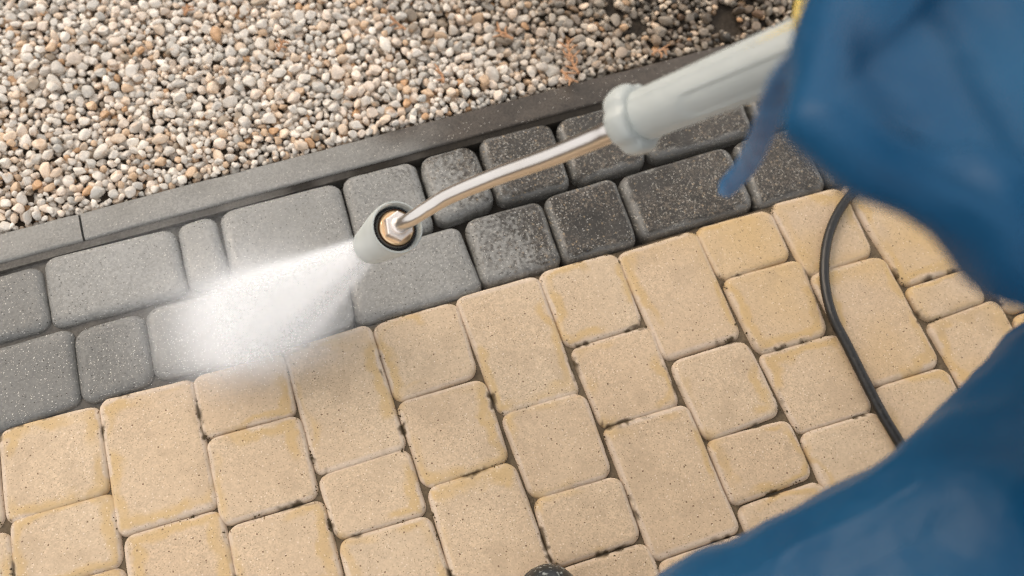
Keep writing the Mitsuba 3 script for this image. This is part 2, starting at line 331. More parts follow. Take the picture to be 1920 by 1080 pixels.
scene['mat_hose'] = {'type': 'bumpmap', 'arbitrary': proc(lambda p, n, uv: 0.0004 * fbm(p.x * 200, p.y * 200, p.z * 200, 2), eps=6e-4), 'scale': 1.0,
                     'bsdf': {'type': 'principled', 'base_color': proc(lambda p, n, uv: mix((0.003, 0.003, 0.0035), (0.012, 0.011, 0.010), fbm(p.x * 90, p.y * 90, p.z * 90, 3))), 'roughness': 0.34, 'specular': 0.45}}
scene['mat_drop'] = {'type': 'principled', 'base_color': {'type': 'rgb', 'value': [0.95, 0.94, 0.93]}, 'roughness': 0.5}

# ------------------------------------------------------------------ setting: ground, joint sand, pavers, kerb
def sheet(x0, x1, y0, y1, z, step=None, amp=0.0, lift=None):
    nx = max(2, int((x1 - x0) / (step or (x1 - x0))) + 1); ny = max(2, int((y1 - y0) / (step or (y1 - y0))) + 1)
    X, Y = np.meshgrid(np.linspace(x0, x1, nx), np.linspace(y0, y1, ny), indexing='ij')
    Z = np.full_like(X, z)
    if lift: Z = Z + lift[0] * np.clip((lift[2] - X) / (lift[2] - lift[1]), 0, 1)
    if amp: Z = Z + amp * (meshkit.fbm(np.stack([X * 40, Y * 40, X * 0], -1), 3) - 0.5)
    i, j = np.meshgrid(np.arange(nx - 1), np.arange(ny - 1), indexing='ij')
    a = (i * ny + j).ravel()
    f = np.vstack([np.stack([a, a + ny, a + ny + 1], 1), np.stack([a, a + ny + 1, a + 1], 1)])
    return trimesh.Trimesh(np.stack([X, Y, Z], -1).reshape(-1, 3), f, process=False)

labels['ground'] = {'label': 'dark packed soil under and around the paving and gravel', 'kind': 'structure'}
part('', 'ground', sheet(-100, 100, -100, 100, -0.065), 'mat_soil', smooth=False)

def outline(w, h, r, inset, n=7, m=6):
    """A rounded rectangle about the origin with fixed sampling, as (x, y) pairs."""
    a, b = w / 2 - inset, h / 2 - inset
    r = min(max(r - 0.35 * inset, 0.002), 0.9 * min(a, b))
    corners = [(a - r, b - r, 0), (-a + r, b - r, 90), (-a + r, -b + r, 180), (a - r, -b + r, 270)]
    arcs = []
    for cx, cy, s in corners:
        q = np.radians(s + np.linspace(0, 90, n))
        arcs.append(np.c_[cx + r * np.cos(q), cy + r * np.sin(q)])
    out = []
    for k in range(4):
        e = arcs[(k + 1) % 4][0]
        t = np.linspace(0, 1, m + 2)[1:-1, None]
        out += [arcs[k], arcs[k][-1] * (1 - t) + e * t]
    return np.vstack(out)

PAVER_COUNT = [0]
def paver_mesh(quad, radius, profile, seed, lift=0.0, tilt=(0, 0), rough=0.0006):
    """A cobble: quad TL, TR, BR, BL in metres; rounded plan, rounded arris, slightly uneven faces. Returns mesh and uv."""
    TL, TR, BR, BL = [V(*q) for q in quad]
    w = (np.linalg.norm(TR - TL) + np.linalg.norm(BR - BL)) / 2
    h = (np.linalg.norm(TL - BL) + np.linalg.norm(TR - BR)) / 2
    ident = PAVER_COUNT[0]; PAVER_COUNT[0] += 1
    rr = np.random.default_rng(seed)
    rings, uvs = [], []
    o0 = outline(w, h, radius, 0)
    m = len(o0)
    def emit(o, z):
        s, t = o[:, 0] / w + 0.5, o[:, 1] / h + 0.5
        q = (BL * ((1 - s) * (1 - t))[:, None] + BR * (s * (1 - t))[:, None] + TR * (s * t)[:, None] + TL * ((1 - s) * t)[:, None])
        # edges of a tumbled stone wander a little
        wob = meshkit.fbm(np.c_[q * 55, np.full(len(q), seed * 1.7)], 3) - 0.5
        away = (q - (TL + TR + BR + BL) / 4); away /= np.linalg.norm(away, axis=1, keepdims=True) + 1e-9
        q = q + away * (wob * 0.0022)[:, None] * (np.abs(o[:, 0]) > w * 0.36)[:, None] + away * (wob * 0.0014)[:, None] * (np.abs(o[:, 1]) > h * 0.36)[:, None]
        zz = z + lift + tilt[0] * (s - 0.5) + tilt[1] * (t - 0.5) + rough * 2 * (meshkit.fbm(np.c_[q * 48, np.full(len(q), seed * 0.9)], 3) - 0.5)
        rings.append(np.c_[q, zz])
        uvs.append(np.c_[np.clip(s, 0.001, 0.999), ident + np.clip(t, 0.01, 0.99)])
    for inset, z in profile:
        emit(outline(w, h, radius, inset), z)
    o = outline(w, h, radius, profile[-1][0])
    for k in (0.8, 0.58, 0.36, 0.16):
        emit(o * k, profile[-1][1])
    v, uv = np.vstack(rings), np.vstack(uvs)
    n = len(rings)
    i, j = np.meshgrid(np.arange(n - 1), np.arange(m), indexing='ij')
    a, b = i * m + j, i * m + (j + 1) % m
    f = np.concatenate([np.stack([a, b, b + m], -1).reshape(-1, 3), np.stack([a, b + m, a + m], -1).reshape(-1, 3)])
    c = len(v); k = np.arange(m)
    v = np.vstack([v, rings[-1].mean(0)]); uv = np.vstack([uv, uvs[-1].mean(0)])
    f = np.vstack([f, np.stack([k + (n - 1) * m, (k + 1) % m + (n - 1) * m, k * 0 + c], 1)])
    return trimesh.Trimesh(v, f, process=False), uv

PROFILE_Y = [(0.0, -0.055), (0.0, -0.0110), (0.0004, -0.0072), (0.0013, -0.0043), (0.0029, -0.0021), (0.0051, -0.0007), (0.0080, -0.0001), (0.0125, 0.0)]
PROFILE_G = [(0.0, -0.055), (0.0, -0.0150), (0.0008, -0.0105), (0.0026, -0.0062), (0.0052, -0.0028), (0.0085, -0.0008), (0.0125, -0.0001), (0.017, 0.0)]

labels['pavement'] = {'label': 'sandy yellow cobble pavers laid in straight columns', 'kind': 'structure'}
part('', 'pavement', sheet(-1.2, 3.2, -2.2, -0.0015, -0.0085, 0.02, 0.004), 'mat_sand', smooth=True)
labels['pavement_border'] = {'label': 'two rows of grey cobble pavers, washed pale left and still black right', 'kind': 'structure'}
part('', 'pavement_border', sheet(-1.2, 3.2, -0.0015, 0.239, -0.0270, 0.02, 0.008, (0.017, 0.44, 0.66)), 'mat_sand', smooth=True)

def shrink(q, d):
    c = np.mean(q, axis=0)
    return [tuple(c + (V(*p) - c) * (1 - d / np.maximum(np.abs(V(*p) - c), 1e-6))) for p in q]

seed = 0
def lay(parent, quad, prof, mat, radius):
    global seed
    seed += 1
    r = np.random.default_rng(1000 + seed)
    mesh, uv = paver_mesh(quad, radius * r.uniform(0.85, 1.2), prof, seed, r.uniform(-0.0012, 0.0012), (r.uniform(-0.0014, 0.0014), r.uniform(-0.0014, 0.0014)))
    part(parent, 'paver', mesh, mat, smooth=True, uv=uv)

for k, q in YELLOW.items():
    lay('pavement', shrink(q, -0.0020), PROFILE_Y, 'mat_yellow', 0.016)
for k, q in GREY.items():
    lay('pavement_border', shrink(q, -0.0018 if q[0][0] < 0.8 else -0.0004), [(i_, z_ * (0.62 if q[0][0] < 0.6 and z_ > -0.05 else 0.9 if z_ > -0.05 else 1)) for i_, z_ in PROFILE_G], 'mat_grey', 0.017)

cr = np.random.default_rng(17)
cv, cf, n0 = [], [], 0
blob = trimesh.creation.icosphere(1)
corners = [V(*p) for q in YELLOW.values() for p in q]
for _ in range(130):
    c = corners[cr.integers(len(corners))]; d = V(*((1, 0) if cr.random() < 0.4 else (0, -1)))
    start = c + d * cr.uniform(-0.05, 0.05)
    for _ in range(cr.integers(2, 9)):
        p = np.r_[start + d * cr.normal(0, 0.006) + cr.normal(0, 0.0012, 2), cr.uniform(-0.004, -0.001)]
        v = np.array(blob.vertices) * cr.uniform(0.0004, 0.0013) * cr.uniform(0.6, 1.4, 3) * (0.7 + 0.6 * cr.random((42, 1))) + p
        cv.append(v); cf.append(blob.faces + n0); n0 += 42
part('pavement', 'moss_crumbs', trimesh.Trimesh(np.vstack(cv), np.vstack(cf), process=False), 'mat_crumb', smooth=False, kind='stuff')

# the same paving carried on outside the picture
PITCH, X0 = 0.1184, 0.1931
fill = np.random.default_rng(5)
def column(c, y):
    while y > -1.0:
        h = fill.choice([0.088, 0.117, 0.176])
        x = X0 + c * PITCH
        lay('pavement', [(x + 0.001, y), (x + PITCH - 0.001, y), (x + PITCH - 0.001, y - h + 0.002), (x + 0.001, y - h + 0.002)], PROFILE_Y, 'mat_yellow', 0.016)
        y -= h
lowest = {}
for k, q in YELLOW.items():
    lowest['ABCDEFGHIJK'.index(k[0])] = min(lowest.get('ABCDEFGHIJK'.index(k[0]), 9), min(q[2][1], q[3][1]))
for c in range(-3, 17):
    if c in (0,):
        column(c, lowest[0] - 0.002)
    elif c == -1:
        column(c, -0.122)
    else:
        column(c, lowest.get(c, -0.001) - 0.002)
for row, (y1, y0) in enumerate(((0.112, 0.003), (0.235, 0.122))):
    x = (0.172, 0.154)[row]
    while x > -0.3:
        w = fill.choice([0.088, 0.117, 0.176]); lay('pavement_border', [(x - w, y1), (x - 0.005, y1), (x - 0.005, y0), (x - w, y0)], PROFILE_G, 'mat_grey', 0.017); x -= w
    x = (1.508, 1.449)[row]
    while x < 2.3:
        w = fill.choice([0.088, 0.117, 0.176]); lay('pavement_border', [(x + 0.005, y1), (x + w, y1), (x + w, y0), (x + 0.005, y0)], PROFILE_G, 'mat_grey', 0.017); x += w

labels['kerb'] = {'label': 'narrow concrete edging strip between grey pavers and gravel', 'kind': 'structure'}
def kerb_stone(x0, x1, z):
    n = int((x1 - x0) / 0.012)
    xs = np.linspace(x0, x1, n)
    prof = [(0.2415, -0.06), (0.2415, z - 0.004), (0.2425, z - 0.0013), (0.2447, z), (0.255, z + 0.0002), (0.268, z), (0.2835, z), (0.2858, z - 0.0013), (0.2868, z - 0.004), (0.2868, -0.06)]
    rings = np.array([[(x, y, zz) for y, zz in prof] for x in xs])
    w = meshkit.fbm(rings * V(30, 60, 60), 3)[..., None] - 0.5
    rings = rings + w * V(0, 0.0022, 0.0016)
    return fix(grid_tube(rings))
for x0, x1 in ((-0.6700, 0.3312), (0.3345, 1.3302), (1.3338, 2.3330)):
    part('kerb', 'kerb_stone', kerb_stone(x0, x1, -0.0005 + RNG.uniform(-0.0005, 0.0005)), 'mat_kerb', smooth=40)
scene['kerb'] = ply(trimesh.creation.box((3.0, 0.043, 0.05)).apply_translation((0.83, 0.2642, -0.0345)), 'mat_sand')
part('kerb', 'joint_fill', trimesh.creation.box((3.0, 0.012, 0.03)).apply_translation((0.83, 0.2360, -0.0190)), 'mat_sand', smooth=False)

# ------------------------------------------------------------------ gravel bed: pebbles dropped one by one onto a height field
labels['gravel_bed'] = {'label': 'bed of rounded pale grey and tan gravel beyond the concrete edging', 'kind': 'structure'}
part('', 'gravel_bed', sheet(-0.6, 2.6, 0.287, 2.2, -0.018, 0.02, 0.010), 'mat_soil', smooth=True)
ico3, ico2 = trimesh.creation.icosphere(2), trimesh.creation.icosphere(1)
def stone_shapes(base, count, seed):
    out = []
    r = np.random.default_rng(seed)
    for k in range(count):
        d = np.array(base.vertices)
        h = 1 + 0.34 * (meshkit.fbm(d * 1.15 + k * 7.3, 2, seed) - 0.5) * 2
        cuts = r.normal(size=(9, 3)); cuts /= np.linalg.norm(cuts, axis=1, keepdims=True)
        v = d * h[:, None]
        for c in cuts:                                                # knocked-off faces
            lim = r.uniform(0.56, 0.88); s = v @ c
            v = v - np.maximum(s - lim, 0)[:, None] * c * 0.94
        v = v + d * 0.03 * (meshkit.noise(d * 5 + k, seed) - 0.5)[:, None]
        out.append(v)
    return out
SH3, SH2 = stone_shapes(ico3, 40, 3), stone_shapes(ico2, 50, 4)
PAL = np.array([(0.52, 0.490, 0.450), (0.59, 0.555, 0.505), (0.46, 0.44, 0.41), (0.40, 0.390, 0.365), (0.58, 0.505, 0.435), (0.53, 0.435, 0.345), (0.46, 0.34, 0.235), (0.42, 0.265, 0.15), (0.25, 0.21, 0.165), (0.64, 0.60, 0.55)])
PW = np.array([0.22, 0.17, 0.14, 0.09, 0.13, 0.10, 0.05, 0.025, 0.035, 0.04]); PW /= PW.sum()
GX0, GX1, GY0, GY1, CELL = 0.08, 2.05, 0.287, 0.90, 0.0018
nx, ny = int((GX1 - GX0) / CELL), int((GY1 - GY0) / CELL)
H = np.full((nx, ny), -0.016)
def in_view(q):
    r = q - EYE; zc = r @ FWD; xc = r @ np.cross(FWD, UP); yc = r @ UP
    return (abs(xc / zc) < 0.56) and (abs(yc / zc) < 0.33)
g = np.random.default_rng(11)
stones = []
def foul_gravel(x, y):
    return np.clip((x + 0.55 * (y - 0.3) - 0.93) / 0.36, 0, 1)
for k in range(50000):
    size = np.clip(g.lognormal(math.log(0.0062), 0.29), 0.0030, 0.0112)
    best = None
    R = int(size / CELL)
    for _ in range(7):
        i, j = g.integers(R, nx - R), g.integers(R, ny - R)
        hh = H[i - R // 2:i + R // 2 + 1, j - R // 2:j + R // 2 + 1].max()
        if best is None or hh < best[0]: best = (hh, i, j)
    hh, i, j = best
    x, y = GX0 + i * CELL, GY0 + j * CELL
    dirt = foul_gravel(x, y)
    if hh > 0.016 + 0.004 * math.sin(x * 9) - 0.022 * dirt: continue
    if dirt > 0.2 and g.random() < 0.4 * dirt: continue
    sx, sy, sz = size * g.uniform(0.85, 1.3), size * g.uniform(0.72, 1.0), size * g.uniform(0.58, 0.85)
    if dirt > 0.1 and meshkit.noise(V(x * 42, y * 42, 3.0)) < 0.33 * dirt: continue
    if y - max(sx, sy) < 0.2885: y = 0.2885 + max(sx, sy) * 0.95
    z = hh + sz * 0.72
    ii, jj = np.meshgrid(np.arange(-R, R + 1), np.arange(-R, R + 1), indexing='ij')
    d2 = (ii**2 + jj**2) * (CELL / size) ** 2
    cap = np.where(d2 < 1, z + sz * np.sqrt(np.maximum(1 - d2, 0)), -9)
    H[i - R:i + R + 1, j - R:j + R + 1] = np.maximum(H[i - R:i + R + 1, j - R:j + R + 1], cap)
    stones.append((x, y, z, sx, sy, sz, dirt, size))
def build_stone(s):
    x, y, z, sx, sy, sz, dirt, size = s
    view = in_view(V(x, y, z))
    shapes, base = (SH3, ico3) if view and size > 0.0070 else (SH2, ico2)
    v = shapes[g.integers(len(shapes))] * V(sx, sy, sz)
    R_ = trimesh.transformations.euler_matrix(g.normal(0, 0.35), g.normal(0, 0.35), g.uniform(0, 6.28))[:3, :3]
    v = v @ R_.T + V(x, y, z)
    c = PAL[g.choice(len(PAL), p=PW)] * g.uniform(0.93, 1.24) * V(1.04, 1.0, 0.95)
    if dirt > 0: c = c * (1 - dirt * (g.uniform(0.0, 0.35) if g.random() < 0.22 else g.uniform(0.6, 0.93))) * (1 - dirt * V(0.0, 0.10, 0.22))
    # veins and rust within the stone
    m1 = meshkit.fbm(v * 190, 2, 5); m2 = meshkit.noise(v * 420, 9)
    col = c * (0.78 + 0.44 * m1)[:, None] * (0.90 + 0.2 * m2)[:, None]
    rust = np.clip((meshkit.fbm(v * 120 + 31, 2, 8) - 0.60) * 5, 0, 1)[:, None] * g.uniform(0, 0.8)
    col = col * (1 - rust) + V(0.40, 0.23, 0.11) * (1 - 0.6 * dirt) * rust
    return v, base.faces, np.clip(col, 0.01, 0.9), view
def cam_order(s):
    q = V(*s[:3]); return -(s[7] / np.linalg.norm(q - EYE)) if in_view(q) else 9
tops = [s for s in stones if s[2] > 0.004]
tops.sort(key=cam_order)
picked = tops[:300]; chosen = set(map(id, picked))
for s in picked:
    v, f, c, _ = build_stone(s)
    part('gravel_bed', 'pebble', trimesh.Trimesh(v, f, process=False), 'mat_pebble', smooth=True, color=c)
vs, fs, cs, at = [], [], [], 0
for s in stones:
    if id(s) in chosen: continue
    v, f, c, _ = build_stone(s)
    vs.append(v); fs.append(f + at); cs.append(c); at += len(v)
part('gravel_bed', 'loose_pebbles', trimesh.Trimesh(np.vstack(vs), np.vstack(fs), process=False), 'mat_pebble', smooth=True, color=np.vstack(cs), kind='stuff')

# dried conifer sprigs lying on the stones
def height(x, y):
    i, j = int((x - GX0) / CELL), int((y - GY0) / CELL)
    return H[max(i - 4, 0):i + 5, max(j - 4, 0):j + 5].max()
def sprig(x, y, size, turn, label):
    r = np.random.default_rng(int(x * 1e4))
    z = height(x, y) + 0.002
    ms = []
    def twig(p, d, L, rad, depth):
        pts = [p]
        for _ in range(5):
            d = unit(d + r.normal(0, 0.22, 3) * V(1, 1, 0.5)); pts.append(pts[-1] + d * L / 5)
        pts = np.array(pts)
        ms.append(tube(spline(pts, 9), np.linspace(rad, rad * 0.6, 9) * (1 + 0.25 * np.cos(np.arange(9) * 3.1)), 6))
        if depth:
            for k in (1, 2, 3, 4):
                s = 1 if k % 2 else -1
                a = math.radians(s * r.uniform(30, 60)); c_, s_ = math.cos(a), math.sin(a)
                twig(pts[k], V(c_ * d[0] - s_ * d[1], s_ * d[0] + c_ * d[1], r.uniform(-0.1, 0.25)), L * r.uniform(0.35, 0.6), rad * 0.8, depth - 1)
    twig(V(x, y, z), V(math.cos(turn), math.sin(turn), 0.05), size, 0.0024, 1)
    m = trimesh.util.concatenate(ms)
    key = thing('dried_sprig', label, 'twig', 'withered sprigs scattered on the gravel')
    scene[key] = ply(m, 'mat_leaf', smooth=50)
SPRIG_SPOTS = [(1.075, 0.326, 0.05, 1.2), (1.005, 0.387, 0.045, 2.6), (1.056, 0.31, 0.045, -1.4), (1.08, 0.298, 0.05, 1.5), (0.658, 0.474, 0.03, 0.5), (0.878, 0.343, 0.04, 0.9), (1.204, 0.299, 0.04, 0.3), (0.853, 0.453, 0.04, 2.2), (0.539, 0.584, 0.03, 1)]
SPRIG_LABELS = ['rust brown sprig on the gravel just above the kerb, right of the middle', 'rust brown sprig high on the gravel above the lance pipe', 'rust brown sprig touching the edge of the kerb', 'rust brown sprig nearest the grip of the lance along the kerb',
                'faint brown sprig on pale stones left of the picture centre', 'brown sprig on the gravel straight above the nozzle, close to the kerb', 'brown sprig in the darker gravel towards the blue sleeve', 'brown sprig near the top edge, above the nozzle', 'leftmost brown sprig, near the top edge of the gravel']
for (x, y, s, t), text in zip(SPRIG_SPOTS, SPRIG_LABELS): sprig(x, y, s * 0.7, t, text)

# ------------------------------------------------------------------ hose lying on the pavers
hp = np.array([(x, y, 0.0080) for x, y in HOSE])
hp = np.vstack([[(1.75, 0.02, 0.0075), (1.60, 0.006, 0.0075)], hp, [(1.27, -0.56, 0.0075), (1.34, -0.70, 0.0075), (1.55, -0.82, 0.0075)]])
hs = spline(hp, 160)
k = thing('high_pressure_hose', 'black rubber hose curving across the yellow pavers under the raised sleeve', 'hose')
scene[k] = ply(tube(hs, 0.0067 + 0.0001 * np.sin(np.arange(160) * 0.9), 24), 'mat_hose', smooth=True)

# ------------------------------------------------------------------ pressure washer lance
lance = thing('spray_lance', 'pale grey pressure washer lance with bent metal pipe and flared nozzle hood', 'pressure washer lance')
NR, NF = V(0.7168, -0.0134, 0.2483), V(0.6901, 0.0232, 0.1589)
NA = unit(NF - NR); NL = np.linalg.norm(NF - NR)
shell = [(0.0, 0.0268), (-0.0016, 0.0277), (-0.0012, 0.0289), (0.002, 0.0298), (0.010, 0.0300), (0.03, 0.0292), (0.055, 0.0268), (NL - 0.012, 0.0238), (NL - 0.003, 0.0232), (NL + 0.001, 0.0222),
         (NL + 0.001, 0.0195), (NL - 0.01, 0.0185), (0.050, 0.0200), (0.022, 0.0235), (0.006, 0.0258)]
u_, v_, w_ = basis(NA, (0.3, 0.2, 1))
ang = np.arange(64) * 2 * np.pi / 64
rings = np.array([NR + s * w_ + r * (np.cos(ang)[:, None] * u_ + np.sin(ang)[:, None] * v_) for s, r in shell + shell[:1]])
part(lance, 'nozzle_hood', fix(grid_tube(rings, closed_ends=False)), 'mat_plastic', smooth=40)
part(lance, 'inner_sleeve', lathe([(0.012, 0.012), (0.009, 0.0195), (0.0075, 0.0225), (0.0068, 0.0232), (0.0075, 0.0240), (0.012, 0.0246), (0.046, 0.0205), (0.048, 0.012)], NR, NA), 'mat_recess', smooth=30)
part(lance, 'retaining_ring', lathe([(0.0095, 0.0206), (0.0058, 0.0208), (0.0042, 0.0213), (0.0050, 0.0219), (0.0095, 0.0223)], NR, NA), 'mat_steel', smooth=40)
part(lance, 'brass_seat', lathe([(0.014, 0.005), (0.004, 0.0075), (0.0010, 0.0180), (0.0025, 0.0196), (0.012, 0.0202)], NR, NA), 'mat_brass', smooth=40)
def hexagon(origin, axis, s0, s1, across, bevel):
    u, v, w = basis(axis, (0.9, -0.5, 0.2))
    a = np.radians(np.arange(6) * 60 + 12)
    ring = lambda s, r: np.asarray(origin) + s * w + r * (np.cos(a)[:, None] * u + np.sin(a)[:, None] * v)
    R = across / math.sqrt(3)
    return fix(grid_tube(np.array([ring(s1, R), ring(s0 + bevel, R), ring(s0, R - bevel)])))
part(lance, 'hex_nut', hexagon(NR, NA, -0.0095, 0.006, 0.0290, 0.0014), 'mat_nut', smooth=False)
part(lance, 'gland', lathe([(-0.0090, 0.0102), (-0.0112, 0.0100), (-0.0124, 0.0088), (-0.0126, 0.0066)], NR, NA), 'mat_nut', smooth=40)
C0, C1, H15 = V(0.9224, -0.0888, 0.4521), V(0.9407, -0.0989, 0.4658), V(1.0102, -0.1452, 0.5731)
HA = unit(H15 - C0)
pipe_pts = [NR + NA * 0.004, NR - NA * 0.008] + [V(0.7320, -0.0217, 0.2723), V(0.7516, -0.0238, 0.2888), V(0.7745, -0.0274, 0.3075), V(0.8184, -0.0429, 0.3453), V(0.8645, -0.0646, 0.3896), V(0.9003, -0.0817, 0.4284), V(0.9141, -0.0883, 0.4450)] + [C0 + HA * 0.03]
ps = spline(pipe_pts, 120)
arc = np.linspace(0, 1, 120)
part(lance, 'pipe', tube(ps, 0.0081 + 0.0023 * np.clip((arc - 0.25) / 0.6, 0, 1), 28), 'mat_steel', smooth=True)
# collar: a thick flange with six flats behind it
part(lance, 'collar', lathe([(-0.0125, 0.012), (-0.0135, 0.020), (-0.0125, 0.0270), (-0.0085, 0.0312), (-0.0030, 0.0326), (0.0040, 0.0328), (0.0095, 0.0316), (0.0125, 0.0292), (0.0135, 0.025)], C0 + HA * 0.012, HA, sides=72,
     warp=lambda s, a: -0.0042 * np.clip(np.cos((a - 1.875) * 5) - 0.35, 0, 1) * (abs(s) < 0.0126)), 'mat_plastic', smooth=35)
def grip_warp(s, a):
    d = np.zeros_like(a)
    for c in (1.525, 4.667):                                   # long sunk panels either side
        q = np.abs((a - c + np.pi) % (2 * np.pi) - np.pi)
        inside = np.clip((0.50 - q) / 0.06, 0, 1) * np.clip((s - 0.075 - 0.03 * q * q) / 0.006, 0, 1)
        d -= 0.0016 * inside
    for c in (0.425, 0.025, 2.425):                              # raised seams along the handle
        q = np.abs((a - c + np.pi) % (2 * np.pi) - np.pi)
        d += 0.0009 * np.exp(-(q / 0.05) ** 2)
    return d
ss = np.concatenate([np.linspace(0.020, 0.45, 90)])
prof = [(0.02, 0.020)] + [(s, 0.0233 + 0.0022 * min(1, (s - 0.02) / 0.18)) for s in ss] + [(0.452, 0.018)]
part(lance, 'handle', lathe(prof, C0, HA, sides=120, warp=grip_warp), 'mat_plastic', smooth=30)
GR = C0 + HA * 0.45
part(lance, 'trigger_grip', to_tri(union([hull((GR, 0.022), (GR + HA * 0.10, 0.024)), hull((GR + HA * 0.10, 0.022), (GR + HA * 0.14 + V(0.02, -0.02, -0.11), 0.017))]), 0.008, 6), 'mat_plastic', smooth=True)

# ------------------------------------------------------------------ the jet of spray
spray_tip = NF + NA * 0.001
TARGET = V(0.515, 0.040, 0.0)
lo, hi = V(0.34, -0.085, 0.0), V(0.74, 0.225, 0.200)
NX, NY, NZ = 76, 60, 40
X, Y, Z = np.meshgrid(*[np.linspace(lo[k] + (hi[k] - lo[k]) * 0.5 / n, hi[k] - (hi[k] - lo[k]) * 0.5 / n, n) for k, n in enumerate((NX, NY, NZ))], indexing='ij')
P = np.stack([X, Y, Z], -1)
ax = unit(TARGET - spray_tip); side = unit(np.cross(ax, V(0, 0, 1))); upv = np.cross(side, ax)
rel = P - spray_tip
s = rel @ ax; a_ = rel @ side; b_ = rel @ upv
ws, wu = 0.010 + 0.20 * np.maximum(s, 0), 0.010 + 0.13 * np.maximum(s, 0)
turb = meshkit.fbm(P * 28, 3, 2)
jet = np.exp(-np.abs(a_ / ws) ** 5 - np.abs(b_ / wu) ** 3) * np.clip((s + 0.004) / 0.012, 0, 1)
tx = np.sqrt(((X - 0.530) / 0.082) ** 2 + ((Y - 0.026) / 0.060) ** 2)
mist = np.exp(-tx ** 2 * 1.3 - (Z / 0.030))
veil = 0.010 * np.exp(-(((X - 0.47) / 0.13) ** 2 + ((Y - 0.12) / 0.08) ** 2) - Z / 0.05)
dens = 1.0 * jet * (0.75 + 0.5 * turb) + 0.85 * mist * (0.4 + 1.2 * turb) + veil
fade = np.minimum.reduce([np.clip((P - lo) / 0.03, 0, 1)[..., 0], np.clip((P - lo) / 0.03, 0, 1)[..., 1], np.clip((hi - P) / 0.03, 0, 1).min(-1)])
dens = np.clip(dens * fade, 0, 1.0).astype(np.float32)
box_tf = T().translate(lo.tolist()).scale((hi - lo).tolist())
scene['spray_medium'] = {'type': 'heterogeneous', 'albedo': 0.999, 'scale': 260.0, 'phase': {'type': 'hg', 'g': -0.6},
                         'sigma_t': {'type': 'gridvolume', 'grid': mi.VolumeGrid(np.ascontiguousarray(dens.transpose(2, 1, 0))[..., None]), 'to_world': box_tf, 'wrap_mode': 'clamp'}}
key = thing('water_spray', 'dense white fan of water spray bursting from the nozzle over the grey pavers', 'spray', kind='stuff')
scene[key] = {'type': 'cube', 'to_world': T().translate(((lo + hi) / 2 + V(0, 0, 0.0125)).tolist()).scale(((hi - lo) / 2 - V(0.001, 0.001, 0.0125)).tolist()), 'bsdf': {'type': 'null'}, 'interior': {'type': 'ref', 'id': 'spray_medium'}}
gd = np.random.default_rng(21)
drop = trimesh.creation.icosphere(0)
dv = []
while len(dv) < 52000:                                              # in the core of the fan
    s_, a0 = gd.random() ** 0.62 * np.linalg.norm(TARGET - spray_tip) * 1.08, gd.normal(0, 0.42)
    q = spray_tip + ax * s_ + side * a0 * (0.012 + 0.20 * s_) + upv * gd.normal(0, 0.40) * (0.010 + 0.13 * s_)
    if q[2] > 0.002 and abs(a0) < 1: dv.append((q, gd.uniform(0.0003, 0.0006)))
for _ in range(5000):                                               # splash and drift
    q = TARGET + V(gd.normal(0.0, 0.052), gd.normal(0.0, 0.034), abs(gd.normal(0, 0.014)) + 0.002)
    dv.append((q, gd.uniform(0.0002, 0.00042)))
for _ in range(450):
    q = TARGET + V(gd.normal(-0.03, 0.10), gd.normal(0.0, 0.065), abs(gd.normal(0, 0.02)) + 0.002)
    dv.append((q, gd.uniform(0.0002, 0.00038)))
dq, drr = np.array([q for q, _ in dv]), np.array([r for _, r in dv])
verts = (np.array(drop.vertices)[None] * drr[:, None, None] + dq[:, None]).reshape(-1, 3)
faces = (np.array(drop.faces)[None] + (np.arange(len(dq)) * len(drop.vertices))[:, None, None]).reshape(-1, 3)
key = thing('water_droplets', 'fine white water droplets filling and surrounding the jet of spray', 'droplets', kind='stuff')
scene[key] = ply(trimesh.Trimesh(verts, faces, process=False), 'mat_drop', smooth=True)

# ------------------------------------------------------------------ the worker
person = thing('person', 'person crouching in a blue rain suit and yellow gloves, holding the spray lance', 'person')
EL, WR, SHL = V(0.8687, -0.3301, 0.7954), V(1.0600, -0.1750, 0.7150), V(1.0426, -0.5405, 0.7810)
KNL, THL, WA = V(0.8475, -0.5466, 0.3809), V(1.0288, -0.5526, 0.4713), V(1.2100, -0.4827, 0.4286)
FIST = C0 + HA * 0.248
HIPL, HIPR = V(1.17, -0.62, 0.52), V(1.37, -0.64, 0.50)
SHR, ELR, WRR = V(1.42, -0.50, 0.88), V(1.47, -0.26, 0.70), V(1.22, -0.24, 0.83)
KNR, ANR = V(1.66, -0.50, 0.42), V(1.68, -0.62, 0.09)
ANL = V(0.795, -0.545, 0.09)
NECK, HEAD = V(1.16, -0.49, 0.99), V(1.10, -0.40, 1.12)  # unseen head bent over the arm to keep sky light off the suit
